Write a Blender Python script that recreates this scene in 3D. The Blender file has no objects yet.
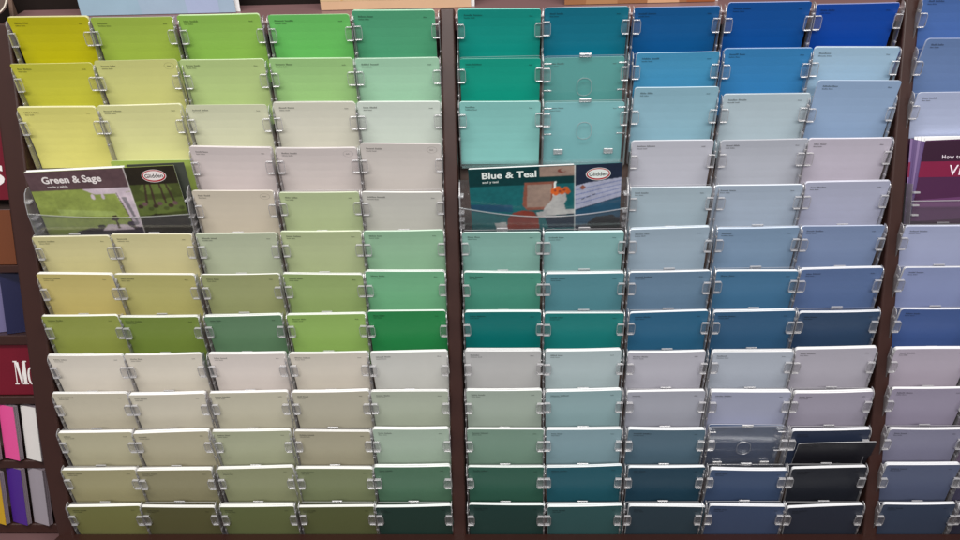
import bpy, math, random
from mathutils import Vector, Matrix
rnd = random.Random(7)
sc = bpy.context.scene
col = sc.collection
A = math.radians
STEP = 0.04026588
AL, LN = A(24.5), A(2.0)
RU = Vector((1, 0, 0)); RV = Vector((0, math.sin(AL), math.cos(AL))); RN = Vector((0, -math.cos(AL), math.sin(AL)))
O = Vector((0, 0, 1.5))
NAMES = ['left', 'centre', 'right']
ORD = ['first', 'second', 'third', 'fourth', 'fifth']
ROWN = ['top', 'second', 'third', 'fourth', 'fifth', 'sixth', 'seventh', 'eighth', 'ninth', 'tenth', 'eleventh', 'twelfth', 'bottom']

# ---------------------------------------------------------------- materials
def lin(c):
    return tuple(((v / 255) / 12.92 if v / 255 <= 0.04045 else ((v / 255 + 0.055) / 1.055) ** 2.4) for v in c)
MC = {}
def newmat(name):
    m = bpy.data.materials.new(name); m.use_nodes = True
    nt = m.node_tree
    return m, nt, nt.nodes['Principled BSDF']
def mat(name, rgb, rough=0.5, spec=0.5, noise=0.0, scale=60, bump=0.0, metal=0.0, coat=0.0, stretch=None):
    if name in MC: return MC[name]
    m, nt, b = newmat(name)
    c = lin(rgb)
    b.inputs['Base Color'].default_value = (*c, 1)
    b.inputs['Roughness'].default_value = rough
    b.inputs['Specular IOR Level'].default_value = spec
    b.inputs['Metallic'].default_value = metal
    b.inputs['Coat Weight'].default_value = coat
    if noise or bump:
        tc = nt.nodes.new('ShaderNodeTexCoord'); mp = nt.nodes.new('ShaderNodeMapping'); nz = nt.nodes.new('ShaderNodeTexNoise')
        nt.links.new(tc.outputs['Object'], mp.inputs[0]); nt.links.new(mp.outputs[0], nz.inputs['Vector'])
        if stretch: mp.inputs['Scale'].default_value = stretch
        nz.inputs['Scale'].default_value = scale; nz.inputs['Detail'].default_value = 5
        if noise:
            mx = nt.nodes.new('ShaderNodeMix'); mx.data_type = 'RGBA'
            mx.inputs[6].default_value = (*[v * (1 - noise) for v in c], 1); mx.inputs[7].default_value = (*[min(1, v * (1 + noise)) for v in c], 1)
            nt.links.new(nz.outputs['Fac'], mx.inputs[0]); nt.links.new(mx.outputs[2], b.inputs['Base Color'])
        if bump:
            bp = nt.nodes.new('ShaderNodeBump'); bp.inputs['Strength'].default_value = bump; bp.inputs['Distance'].default_value = 0.0006
            nt.links.new(nz.outputs['Fac'], bp.inputs['Height']); nt.links.new(bp.outputs[0], b.inputs['Normal'])
    MC[name] = m
    return m
def clear(name, tint, gloss_rough, white, edge, k=0.6):
    """thin clear plastic: see-through, glossy, a little milky; moulded edges are milkier"""
    if name in MC: return MC[name]
    m, nt, b = newmat(name)
    out = nt.nodes['Material Output']; nt.nodes.remove(b)
    tr = nt.nodes.new('ShaderNodeBsdfTransparent'); tr.inputs[0].default_value = (*tint, 1)
    gl = nt.nodes.new('ShaderNodeBsdfGlossy'); gl.inputs['Roughness'].default_value = gloss_rough; gl.inputs['Color'].default_value = (1, 1, 1, 1)
    df = nt.nodes.new('ShaderNodeBsdfDiffuse'); df.inputs[0].default_value = (0.85, 0.84, 0.87, 1)
    tl = nt.nodes.new('ShaderNodeBsdfTranslucent'); tl.inputs[0].default_value = (0.85, 0.84, 0.87, 1)
    fr = nt.nodes.new('ShaderNodeFresnel'); fr.inputs[0].default_value = 1.49
    mu = nt.nodes.new('ShaderNodeMath'); mu.operation = 'MULTIPLY_ADD'; mu.inputs[1].default_value = k; mu.inputs[2].default_value = edge
    m1 = nt.nodes.new('ShaderNodeMixShader'); m2 = nt.nodes.new('ShaderNodeMixShader'); m3 = nt.nodes.new('ShaderNodeMixShader')
    nt.links.new(df.outputs[0], m3.inputs[1]); nt.links.new(tl.outputs[0], m3.inputs[2]); m3.inputs[0].default_value = 0.4
    nt.links.new(tr.outputs[0], m1.inputs[1]); nt.links.new(m3.outputs[0], m1.inputs[2]); m1.inputs[0].default_value = white
    nt.links.new(fr.outputs[0], mu.inputs[0]); nt.links.new(mu.outputs[0], m2.inputs[0])
    nt.links.new(m1.outputs[0], m2.inputs[1]); nt.links.new(gl.outputs[0], m2.inputs[2])
    nt.links.new(m2.outputs[0], out.inputs[0])
    MC[name] = m
    return m
PLATE = clear('clear_plastic', (0.97, 0.97, 0.975), 0.12, 0.03, 0.01)
WALL = clear('clear_plastic_wall', (0.90, 0.885, 0.89), 0.35, 0.17, 0.0)
TABM = clear('clear_tab', (0.985, 0.98, 0.98), 0.28, 0.05, 0.0, 0.22)
MILKY = clear('clear_plastic_cover', (0.985, 0.99, 0.99), 0.12, 0.055, 0.01, 0.45)
RIM = clear('moulded_rim', (0.97, 0.97, 0.97), 0.25, 0.50, 0.14)
BROWN = mat('brown_laminate', (53, 30, 25), 0.38, 0.5, 0.10, 14, 0.12, stretch=(6, 6, 0.6))
DARK = mat('dark_backing', (84, 68, 62), 0.6, 0.3, 0.15, 30)
LEDGE = mat('ledge_laminate', (112, 84, 84), 0.35, 0.5, 0.10, 20, stretch=(0.4, 4, 1))
VDARK = mat('dark_brown_header', (26, 16, 12), 0.7, 0.3, 0.2, 12)  # the header board's own very dark brown
def paper(c=(1, 1, 1), k=0.0):
    m, nt, b = newmat('paper_edges')
    q = lambda v: tuple(v * (1 - k) + v * k * ci for ci in c) + (1,)
    tc = nt.nodes.new('ShaderNodeTexCoord'); mp = nt.nodes.new('ShaderNodeMapping'); nz = nt.nodes.new('ShaderNodeTexNoise')
    mp.inputs['Scale'].default_value = (8, 2600, 8)
    nz.inputs['Scale'].default_value = 1; nz.inputs['Detail'].default_value = 2
    cr = nt.nodes.new('ShaderNodeValToRGB'); cr.color_ramp.elements[0].position = .3; cr.color_ramp.elements[1].position = .6
    cr.color_ramp.elements[0].color = q(.62); cr.color_ramp.elements[1].color = q(.86)
    nt.links.new(tc.outputs['Object'], mp.inputs[0]); nt.links.new(mp.outputs[0], nz.inputs['Vector'])
    nt.links.new(nz.outputs['Fac'], cr.inputs[0]); nt.links.new(cr.outputs[0], b.inputs['Base Color'])
    b.inputs['Roughness'].default_value = 0.7
    return m
PAPER = paper()

# ---------------------------------------------------------------- mesh helpers
def mesh_obj(name, verts, faces, mats, mi=None, parent=None, smooth=False, mw=None):
    me = bpy.data.meshes.new(name); me.from_pydata([tuple(v) for v in verts], [], faces)
    for m in mats: me.materials.append(m)
    if mi: me.polygons.foreach_set('material_index', mi)
    if smooth: me.polygons.foreach_set('use_smooth', [True] * len(me.polygons))
    me.update()
    o = bpy.data.objects.new(name, me); col.objects.link(o)
    if parent: o.parent = parent
    if mw is not None: o.matrix_world = mw
    return o
class MB:
    def __init__(s): s.v = []; s.f = []; s.m = []
    def quad(s, pts, m=0):
        n = len(s.v); s.v += [Vector(p) for p in pts]; s.f.append(tuple(range(n, n + len(pts)))); s.m.append(m)
    def box(s, x0, x1, y0, y1, z0, z1, m=0, c=0.0, X=None):
        """box with chamfered edges (c)"""
        if x0 > x1: x0, x1 = x1, x0
        if y0 > y1: y0, y1 = y1, y0
        if z0 > z1: z0, z1 = z1, z0
        n = len(s.v)
        if c <= 0:
            P = [(x, y, z) for z in (z0, z1) for y in (y0, y1) for x in (x0, x1)]
            F = [(0, 2, 3, 1), (4, 5, 7, 6), (0, 1, 5, 4), (2, 6, 7, 3), (0, 4, 6, 2), (1, 3, 7, 5)]
        else:
            c = min(c, (x1 - x0) * .45, (y1 - y0) * .45, (z1 - z0) * .45)
            P = []; idx = {}
            for iz, z in enumerate((z0, z1)):
                for iy, y in enumerate((y0, y1)):
                    for ix, x in enumerate((x0, x1)):
                        sx, sy, sz = (c if ix == 0 else -c), (c if iy == 0 else -c), (c if iz == 0 else -c)
                        for k, p in enumerate(((x, y + sy, z + sz), (x + sx, y, z + sz), (x + sx, y + sy, z))):
                            idx[(ix, iy, iz, k)] = len(P); P.append(p)
            F = []
            g = lambda *a: idx[a]
            for i in (0, 1):
                F.append([g(i, 0, 0, 0), g(i, 1, 0, 0), g(i, 1, 1, 0), g(i, 0, 1, 0)])
                F.append([g(0, i, 0, 1), g(1, i, 0, 1), g(1, i, 1, 1), g(0, i, 1, 1)])
                F.append([g(0, 0, i, 2), g(1, 0, i, 2), g(1, 1, i, 2), g(0, 1, i, 2)])
            for a in (0, 1):
                for b in (0, 1):
                    F.append([g(a, b, 0, 0), g(a, b, 1, 0), g(a, b, 1, 1), g(a, b, 0, 1)])
                    F.append([g(a, 0, b, 0), g(a, 1, b, 0), g(a, 1, b, 2), g(a, 0, b, 2)])
                    F.append([g(0, a, b, 1), g(1, a, b, 1), g(1, a, b, 2), g(0, a, b, 2)])
                    for d in (0, 1): F.append([g(a, b, d, 0), g(a, b, d, 1), g(a, b, d, 2)])
            ce = Vector(((x0 + x1) / 2, (y0 + y1) / 2, (z0 + z1) / 2))
            F2 = []
            for f in F:
                p = [Vector(P[i]) for i in f]
                nn = (p[1] - p[0]).cross(p[2] - p[0]); mid = sum(p, Vector()) / len(p)
                F2.append(tuple(f) if nn.dot(mid - ce) > 0 else tuple(reversed(f)))
            F = F2
        for p in P:
            p = Vector(p); s.v.append(X @ p if X is not None else p)
        for f in F: s.f.append(tuple(n + i for i in f)); s.m.append(m)
    def strip(s, pts, w, y0, y1, m=0, closed=False):
        """rounded moulding following a path in the xz plane"""
        k = len(pts); rng = range(k if closed else k - 1)
        for i in rng:
            a = Vector(pts[i]); b = Vector(pts[(i + 1) % k]); d = (b - a)
            if d.length < 1e-7: continue
            d.normalize(); nn = Vector((-d[1], d[0])) * (w / 2)
            q = [a + nn, b + nn, b - nn, a - nn]
            n = len(s.v)
            for y in (y0, y1):
                for p in q: s.v.append(Vector((p[0], y, p[1])))
            for f in ((0, 1, 2, 3), (7, 6, 5, 4), (0, 4, 5, 1), (1, 5, 6, 2), (2, 6, 7, 3), (3, 7, 4, 0)):
                s.f.append(tuple(n + t for t in f)); s.m.append(m)
    def obj(s, name, mats, parent=None, smooth=False, mw=None):
        return mesh_obj(name, s.v, s.f, mats, s.m, parent, smooth, mw)
def rrect(x0, x1, z0, z1, r, n=4, which=(1, 1, 1, 1)):
    pts = []
    for k, (cx, cz, a0) in enumerate(((x1 - r, z1 - r, 0), (x0 + r, z1 - r, 90), (x0 + r, z0 + r, 180), (x1 - r, z0 + r, 270))):
        if which[k]:
            for i in range(n + 1):
                a = A(a0 + 90 * i / n); pts.append((cx + r * math.cos(a), cz + r * math.sin(a)))
        else:
            pts.append((cx + (r if a0 in (0, 270) else -r), cz + (r if a0 in (0, 90) else -r)))
    return pts
def prism(name, pts, y0, y1, mats, parent=None, mw=None, sidemat=0):
    n = len(pts); v = [(x, y0, z) for x, z in pts] + [(x, y1, z) for x, z in pts]
    f = [tuple(range(n))] + [tuple(range(2 * n - 1, n - 1, -1))]
    mi = [0, 0]
    for i in range(n):
        j = (i + 1) % n; f.append((i, i + n, j + n, j)); mi.append(sidemat)
    return mesh_obj(name, v, f, mats, mi, parent, mw=mw)
def empty(name, mw):
    o = bpy.data.objects.new(name, None); col.objects.link(o); o.empty_display_size = 0.02; o.matrix_world = mw; return o
def tag(o, label, cat, group=None):
    o['label'] = label; o['category'] = cat
    if group: o['group'] = group
    return o
def part(o, parent):
    o.parent = parent; o.matrix_parent_inverse = Matrix.Identity(4); return o
def rack_M(u, v, n):
    """frame lying in the tilted rack plane: x right, y into the rack, z up the rack"""
    M = Matrix((RU, -RN, RV)).transposed().to_4x4(); M.translation = O + RU * u + RV * v + RN * n; return M
def card_M(u, row, z=0.0, depth=0.0, roll=0.0, lean=0.0):
    """frame of a card pocket: nearly upright, x right, y into the rack, z up"""
    base = O - RV * (STEP * row) + RU * u
    R = Matrix.Rotation(-(LN + lean), 4, 'X') @ Matrix.Rotation(roll, 4, 'Y')
    up = Matrix.Rotation(-LN, 4, 'X')
    p = base + up @ Vector((0, depth, z))
    R.translation = p
    return R

def text_mesh(body, size, bold=0.0, sx=1.0, extrude=0.0, shear=0.0, spacing=1.0):
    cu = bpy.data.curves.new('t', 'FONT'); cu.body = body; cu.size = size; cu.offset = bold; cu.extrude = extrude; cu.shear = shear
    cu.space_character = spacing
    cu.align_x = 'LEFT'; cu.resolution_u = 3
    ob = bpy.data.objects.new('t', cu); col.objects.link(ob)
    dg = bpy.context.evaluated_depsgraph_get(); me = bpy.data.meshes.new_from_object(ob.evaluated_get(dg))
    bpy.data.objects.remove(ob)
    V = [(v.co.x * sx, v.co.y) for v in me.vertices]; F = [tuple(p.vertices) for p in me.polygons]
    bpy.data.meshes.remove(me)
    return V, F
def add_text(mb, body, x, z, y, size, m, width=None, bold=0.0, centre=False, shear=0.0, spacing=1.0):
    V, F = text_mesh(body, size, bold, shear=shear, spacing=spacing)
    w0, w1 = min(v[0] for v in V), max(v[0] for v in V)
    k = 1.0 if width is None else width / (w1 - w0)
    ox = x - w0 * k - ((w1 - w0) * k / 2 if centre else 0)
    n = len(mb.v)
    for a, b in V: mb.v.append(Vector((ox + a * k, y, z + b)))
    for f in F: mb.f.append(tuple(n + i for i in f)); mb.m.append(m)

# ---------------------------------------------------------------- paint card stacks
HC = 0.066
def hue_name(c):
    r, g, b = [v / 255 for v in c]
    mx, mn = max(r, g, b), min(r, g, b); d = mx - mn; s = d / mx if mx else 0
    h = 0 if d == 0 else (60 * (((g - b) / d) % 6) if mx == r else 60 * ((b - r) / d + 2) if mx == g else 60 * ((r - g) / d + 4))
    if s < 0.10:
        base = 'grey' if mx < .66 else 'off-white'
        tint = 'pinkish' if (h < 40 or h > 300) else 'greenish' if h < 170 else 'bluish'
        if mx < .30: return 'near-black'
        return ('dark ' if mx < .45 else '') + tint + ' ' + base
    if s < 0.24:
        base = 'taupe' if h < 32 or h > 345 else 'beige' if h < 56 else 'sage' if h < 165 else 'blue-grey' if h < 250 else 'mauve'
    else:
        base = ('tan' if h < 46 and s < .6 else 'yellow' if h < 62 else 'yellow-green' if h < 78 and s > .45 else 'khaki' if h < 78 else 'lime green' if h < 120 and s > .45 else 'sage green' if h < 120
                else 'green' if h < 160 else 'teal' if h < 192 else 'sky blue' if h < 206 and mx > .55 else 'blue' if h < 232 else 'violet-blue')
    if mx < .36: return 'very dark ' + base
    if mx < .50: return 'dark ' + base
    if mx < .66: return 'mid ' + base
    return 'pale ' + base if s < .45 else 'bright ' + base
def cardmat(rgb):
    key = 'card_%d_%d_%d' % tuple(int(v) for v in rgb)
    if key in MC: return MC[key]
    m, nt, b = newmat(key); c = lin(rgb)
    tc = nt.nodes.new('ShaderNodeTexCoord'); nz = nt.nodes.new('ShaderNodeTexNoise'); nz.inputs['Scale'].default_value = 45; nz.inputs['Detail'].default_value = 6
    nt.links.new(tc.outputs['Object'], nz.inputs['Vector'])
    mx = nt.nodes.new('ShaderNodeMix'); mx.data_type = 'RGBA'
    mx.inputs[6].default_value = (*[v * .96 for v in c], 1); mx.inputs[7].default_value = (*[min(1, v * 1.04) for v in c], 1)
    nt.links.new(nz.outputs['Fac'], mx.inputs[0]); nt.links.new(mx.outputs[2], b.inputs['Base Color'])
    b.inputs['Roughness'].default_value = CARD_ROUGH; b.inputs['Specular IOR Level'].default_value = 0.5
    MC[key] = m; return m
CARD_ROUGH = 0.42
def inkmat(rgb):
    d = tuple(int(v * .66) for v in rgb)
    return mat('ink_%d_%d_%d' % d, d, .5)

def slab(w, h, r, F, y0, y1, dx=0, dz=0, mats=None, name='card', parent=None, texts=None, side=1):
    """a bowed card or block of cards with rounded top corners; F(x, z) is the bow"""
    xs = [-w / 2]
    for i in range(1, 5): xs.append(-w / 2 + r * (1 - math.cos(A(22.5 * i))))
    for i in range(1, 10): xs.append(-w / 2 + r + (w - 2 * r) * i / 10)
    xs += [-x for x in reversed(xs[:5])]
    def top(x):
        e = w / 2 - abs(x)
        if e >= r: return h
        return h - r + math.sqrt(max(0, r * r - (r - e) ** 2))
    nz = 9; nx = len(xs); V = []; Fc = []; mi = []
    for s, y in enumerate((y0, y1)):
        for x in xs:
            t = top(x)
            for k in range(nz):
                z = t * k / (nz - 1)
                V.append((x + dx, y + F(x, z), z + dz - h))
    g = lambda s, i, k: s * nx * nz + i * nz + k
    for i in range(nx - 1):
        for k in range(nz - 1):
            Fc.append((g(0, i, k), g(0, i + 1, k), g(0, i + 1, k + 1), g(0, i, k + 1))); mi.append(0)
            Fc.append((g(1, i, k), g(1, i, k + 1), g(1, i + 1, k + 1), g(1, i + 1, k))); mi.append(side)
        Fc.append((g(0, i, nz - 1), g(0, i + 1, nz - 1), g(1, i + 1, nz - 1), g(1, i, nz - 1))); mi.append(side)
        Fc.append((g(0, i, 0), g(1, i, 0), g(1, i + 1, 0), g(0, i + 1, 0))); mi.append(side)
    for k in range(nz - 1):
        Fc.append((g(0, 0, k), g(0, 0, k + 1), g(1, 0, k + 1), g(1, 0, k))); mi.append(side)
        Fc.append((g(0, nx - 1, k), g(1, nx - 1, k), g(1, nx - 1, k + 1), g(0, nx - 1, k + 1))); mi.append(side)
    return V, Fc, mi
def greek(w, F, seed, h, size=1.0):
    """the tiny printed name, second line and code on a chip, as small dark letter marks"""
    r = random.Random(seed); Q = []
    def line(x, z, words, hh, sp):
        for n in words:
            for i in range(n):
                lw = r.uniform(.45, .75) * hh * .9
                t = hh * (1.25 if (i == 0 or r.random() < .25) else .85)
                Q.append((x, x + lw, z, z + t)); x += lw + sp
            x += hh * .75
    z0 = -0.0062
    words = [r.randint(6, 10), r.randint(6, 9)] if r.random() < .85 else [r.randint(9, 12)]
    line(-w / 2 + .0052, z0, words, .00125 * size, .00018)
    line(-w / 2 + .0052, z0 - .0024, [max(3, words[0] - 1), 6], .0009 * size, .00018)
    line(w / 2 - .0105, z0 - .0008, [5], .0009 * size, .0002)
    V = []; Fc = []
    for a, b, c, d in Q:
        n = len(V)
        for x, z in ((a, c), (b, c), (b, d), (a, d)): V.append((x, F(x, z + h) - .00012, z))
        Fc.append((n, n + 1, n + 2, n + 3))
    return V, Fc
def make_stack(uL, zL, uR, zR, row, rgb, label, group, thick=.005, depth=0.0, lean=0.0, seed=0, ring=False, single=False, bow=None):
    r = random.Random(seed)
    w = math.hypot(uR - uL, zR - zL); roll = -math.atan2(zR - zL, uR - uL)
    uc, zc = (uL + uR) / 2, (zL + zR) / 2
    M = card_M(uc, row, zc, depth, roll, lean)
    b1 = r.uniform(-.0009, .0004) if bow is None else bow; b2 = (-.0072 + .00052 * row) * r.uniform(.8, 1.2) * (0 if bow == 0 else 1); tw = r.uniform(-.0005, .0005)
    F = lambda x, z: b1 * math.cos(math.pi * x / w) + b2 * ((z / HC) ** 2 - .92) + tw * (x / w) * (z / HC)
    e = empty('paint_card_stack', M @ Matrix.Translation((0, 0, -HC)))
    up = Matrix.Translation((0, 0, HC))
    cm = cardmat(rgb); mxc = max(lin(rgb)); pm = paper([v / mxc for v in lin(rgb)], .45 if row < 6 else .08)  # edge tint by row: lower rows painted whiter, as if overexposed
    V, Fc, mi = slab(w, HC, .0024, F, 0, .0004)
    TV, TF = greek(w, F, seed + 5, HC)
    n = len(V); V = V + TV; Fc = Fc + [tuple(n + i for i in f) for f in TF]; mi = mi + [2] * len(TF)
    if ring:
        cx, cz = w / 2 - .0085, -.0065; N = 20; n = len(V)
        for i in range(N):
            a = 2 * math.pi * i / N
            for q in (1.0, .955):
                x, z = cx + .0048 * q * math.cos(a), cz + .0034 * q * math.sin(a); V.append((x, F(x, z + HC) - .00012, z))
        for i in range(N):
            j = (i + 1) % N; Fc.append((n + 2 * i, n + 2 * j, n + 2 * j + 1, n + 2 * i + 1)); mi.append(2)
    V = [(x, y, z + HC) for x, y, z in V]
    part(mesh_obj('front_card', V, Fc, [cm, pm, inkmat(rgb)], mi), e).data.polygons.foreach_set('use_smooth', [False] * len(Fc))
    if not single:
        V = []; Fc = []; mi = []; y = .00055; k = r.randint(2, 4)
        for i in range(k):
            t = (thick - .0006) / k
            v, f, m = slab(w - .0004, HC - .0004, .0024, F, y, y + t - .00008, dx=r.uniform(-.0005, .0005), dz=r.uniform(-.0007, .0005) if i else -.0002)
            n = len(V); V += [(x, yy, z + HC) for x, yy, z in v]; Fc += [tuple(n + q for q in ff) for ff in f]; mi += m; y += t
        part(mesh_obj('card_block', V, Fc, [pm, pm], mi), e)
    tag(e, label, 'paint cards', group)
    return e
BEND = -0.0006
WORLD = (0.92, 0.93, 1.0); WSTR = 0.15
LAMPS = [((0.45, -0.55, 3.1), (0.42, 0.0, 1.2), 2.6, 0.30, 52, (1.0, 0.97, 0.94)),
         ((0.45, -2.2, 3.1), (0.42, 0.0, 1.2), 2.6, 0.35, 38, (1.0, 0.97, 0.94))]
# ---------------------------------------------------------------- measured stacks: block col row  uL zL uR zR (mm)
TABLE = '0 0 0 1.6 2.1 77.6 1.3;0 0 1 -1.0 1.0 76.4 0.6;0 0 2 0.3 1.3 75.6 0.6;0 0 5 -1.3 -1.3 75.4 -1.0;0 0 6 -0.3 3.3 74.3 1.4;0 0 7 -1.3 0.3 75.5 0.3;0 0 8 -0.2 -0.1 76.8 0.1;0 0 9 -0.3 0.5 76.7 0.8;0 0 10 0.1 -1.7 77.3 -0.7;0 0 11 -0.8 -1.7 77.0 -1.3;0 0 12 -0.0 -2.8 77.7 -1.0;0 1 0 79.6 0.4 156.4 -0.4;0 1 1 79.3 2.2 156.9 2.2;0 1 2 77.0 1.3 157.3 2.0;0 1 5 77.1 0.6 156.4 -0.5;0 1 6 76.7 1.4 155.6 0.3;0 1 7 76.7 -1.5 155.3 -2.1;0 1 8 78.0 0.1 155.9 0.9;0 1 9 77.7 -1.9 156.1 -0.2;0 1 10 77.4 -3.2 156.3 -0.2;0 1 11 77.3 -2.8 155.9 -2.3;0 1 12 78.5 -2.9 155.7 -3.9;0 2 0 160.1 0.4 236.5 0.3;0 2 1 159.0 1.2 238.4 0.8;0 2 2 161.7 0.7 237.8 -0.1;0 2 3 161.8 3.0 239.9 0.3;0 2 4 160.4 1.5 238.4 0.2;0 2 5 160.2 -0.0 239.2 -0.4;0 2 6 161.8 0.2 239.1 0.1;0 2 7 161.6 -2.2 238.8 -1.0;0 2 8 162.5 0.2 240.2 0.7;0 2 9 160.5 0.1 240.2 1.1;0 2 10 159.6 -0.6 240.1 0.3;0 2 11 161.2 -1.6 240.4 1.7;0 2 12 160.3 -3.1 238.6 -2.1;0 3 0 244.3 -1.0 319.0 -1.5;0 3 1 243.0 0.7 320.6 -0.3;0 3 2 244.0 1.5 321.1 0.5;0 3 3 243.4 -0.3 320.3 -1.1;0 3 4 244.0 -2.0 320.6 -2.8;0 3 5 243.1 1.2 321.5 0.6;0 3 6 242.8 0.0 320.6 -1.9;0 3 7 243.7 -1.1 321.4 -0.5;0 3 8 243.8 -0.0 322.2 0.8;0 3 9 243.8 0.1 321.8 1.8;0 3 10 243.7 -0.7 321.0 -1.6;0 3 11 243.0 -0.9 321.8 -1.2;0 3 12 241.6 -4.0 322.0 -2.3;0 4 0 322.1 1.3 397.4 0.1;0 4 1 322.9 -1.0 400.1 -1.5;0 4 2 323.0 0.4 400.2 -0.8;0 4 3 324.3 3.3 399.9 1.2;0 4 4 323.0 -2.8 399.7 -4.1;0 4 5 323.2 0.3 399.9 0.5;0 4 6 323.4 1.8 400.3 0.8;0 4 7 324.2 2.5 400.3 2.2;0 4 8 324.6 0.1 401.2 1.5;0 4 9 323.4 0.5 400.7 0.8;0 4 10 323.8 1.5 400.5 1.7;0 4 11 323.3 1.3 400.8 2.1;0 4 12 322.3 -4.2 400.9 -1.3;1 0 0 418.7 0.3 494.0 -0.9;1 0 1 419.3 -3.0 493.5 -3.9;1 0 2 418.3 -1.2 493.3 -2.2;1 0 5 417.9 -2.5 493.0 -3.1;1 0 6 419.0 -0.6 493.3 -1.9;1 0 7 418.7 0.5 493.2 -0.1;1 0 8 418.4 1.7 493.0 1.2;1 0 9 418.5 1.0 493.4 1.4;1 0 10 418.7 0.9 495.3 0.4;1 0 11 418.9 0.9 495.7 0.6;1 0 12 419.1 0.2 495.6 -0.7;1 1 0 496.9 -0.3 573.0 -0.5;1 1 1 495.7 -3.4 572.3 -3.2;1 1 2 496.1 -3.4 573.0 -3.7;1 1 5 495.8 -4.3 572.1 -4.1;1 1 6 497.6 -3.4 572.7 -3.6;1 1 7 496.8 -1.9 573.3 -2.5;1 1 8 497.2 0.6 571.3 1.4;1 1 9 497.1 -1.0 571.9 0.7;1 1 10 497.8 -0.6 572.6 0.3;1 1 11 497.7 -0.1 573.8 2.4;1 1 12 499.0 -3.4 575.3 -1.6;1 2 0 577.1 -2.1 654.5 -2.1;1 2 1 580.7 -1.1 655.5 -1.3;1 2 2 579.3 9.2 655.2 8.4;1 2 3 577.6 0.5 653.1 0.3;1 2 4 576.7 -2.8 653.4 -2.8;1 2 5 577.3 -1.7 652.2 -0.1;1 2 6 578.2 -3.1 655.1 -2.1;1 2 7 578.8 -2.6 654.0 -0.8;1 2 8 577.5 -1.8 653.1 -1.0;1 2 9 577.8 -2.0 654.1 -1.0;1 2 10 579.6 -0.4 655.5 -0.9;1 2 11 580.3 -0.5 656.8 -0.1;1 2 12 581.7 -2.8 658.7 -4.0;1 3 0 661.4 0.8 735.4 0.2;1 3 1 659.6 1.1 739.0 0.2;1 3 2 660.1 1.0 739.1 0.4;1 3 3 659.6 -0.3 739.3 -0.0;1 3 4 656.5 -1.6 737.5 -1.9;1 3 5 659.0 -2.1 736.2 -1.4;1 3 6 659.9 -2.8 737.7 -3.3;1 3 7 659.0 -2.4 737.3 -1.5;1 3 8 659.3 -2.0 737.7 -1.9;1 3 9 659.6 -2.6 737.8 -3.3;1 3 10 659.4 1.1 736.5 0.3;1 3 11 662.7 -3.7 740.2 -5.5;1 3 12 662.7 -1.8 739.1 -3.8;1 4 0 739.3 -2.5 813.3 -2.6;1 4 1 740.0 0.6 816.1 -1.0;1 4 2 743.3 12.5 817.5 11.0;1 4 3 740.2 -0.0 816.4 -0.7;1 4 4 739.4 0.2 816.9 0.6;1 4 5 738.4 -0.6 815.1 -0.7;1 4 6 740.5 -1.9 816.8 -0.7;1 4 7 741.3 -3.9 818.7 -3.4;1 4 8 739.2 0.3 816.6 1.9;1 4 9 741.2 -4.6 817.3 -3.0;1 4 10 741.2 -3.2 817.1 -1.9;1 4 11 742.9 -3.0 816.1 -0.8;1 4 12 741.2 -5.7 816.2 -1.3;2 0 0 833.1 3.4 909.0 3.0;2 0 1 837.9 6.4 910.3 5.3;2 0 2 835.5 -0.6 910.0 -1.1;2 0 5 834.6 -2.1 908.1 -2.4;2 0 6 836.4 -0.9 909.5 -1.4;2 0 7 836.5 -0.7 910.0 -1.5;2 0 8 834.4 -0.1 907.2 -0.2;2 0 9 834.4 0.4 907.3 0.5;2 0 10 835.7 -1.7 907.5 -1.8;2 0 11 834.4 2.0 906.4 2.4;2 0 12 834.9 -0.3 905.9 0.3'
COL = {
0: '''
177,169,32;150,173,69;135,177,79;101,180,92;77,150,111
187,183,63;195,194,122;172,191,125;151,191,123;156,197,165
205,198,113;202,200,141;202,202,170;202,198,181;196,204,192
.;.;197,184,180;195,184,179;192,184,177
.;.;189,178,159;168,179,136;180,178,169
193,184,133;193,184,137;168,174,147;164,174,132;137,173,141
181,166,104;167,160,101;144,148,104;140,159,101;108,163,123
134,141,72;108,125,59;91,121,91;135,165,90;49,124,73
201,192,179;201,192,177;201,190,183;195,186,173;186,184,178
178,170,151;186,178,161;178,172,153;166,160,143;160,166,149
166,160,134;163,156,132;156,158,131;154,148,127;151,166,149
145,138,106;130,124,98;132,134,104;114,120,90;79,107,87
98,96,58;76,72,47;84,88,56;76,78,50;35,50,44''',
1: '''
11,132,120;22,105,125;17,83,136;15,75,141;23,66,150
27,142,121;64,148,145;67,139,178;55,121,172;151,180,204
126,181,175;127,183,181;134,169,183;167,182,189;135,156,184
.;.;178,177,186;170,172,181;178,170,182
.;.;153,168,177;152,164,179;158,159,179
124,163,152;124,163,161;145,160,173;117,138,162;115,130,160
73,135,116;80,127,135;99,122,144;68,106,137;85,103,140
24,104,101;36,114,111;50,93,122;54,86,116;51,68,92
172,170,168;161,174,176;168,166,174;160,165,175;160,155,164
150,160,148;131,154,157;150,150,159;142,144,163;142,136,149
109,133,118;119,142,149;79,98,111;81,98,128;38,44,61
55,87,74;46,83,93;47,66,79;61,74,98;34,38,49
35,52,48;45,70,70;42,52,59;53,62,83;38,40,49''',
2: '''
74,104,164;.;.;.;.
99,120,161;.;.;.;.
165,172,198;.;.;.;.
.;.;.;.;.
.;.;.;.;.
150,155,182;.;.;.;.
125,134,168;.;.;.;.
69,88,133;.;.;.;.
160,150,162;.;.;.;.
136,128,145;.;.;.;.
116,114,133;.;.;.;.
78,84,105;.;.;.;.
48,54,69;.;.;.;.'''}
TGT = {}
for b in COL:
    for r, line in enumerate(COL[b].strip().split('\n')):
        for c, t in enumerate(line.split(';')):
            if t != '.': TGT[(b, c, r)] = tuple(int(v) for v in t.split(','))
CAL = {}  # calibrated base colours
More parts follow.
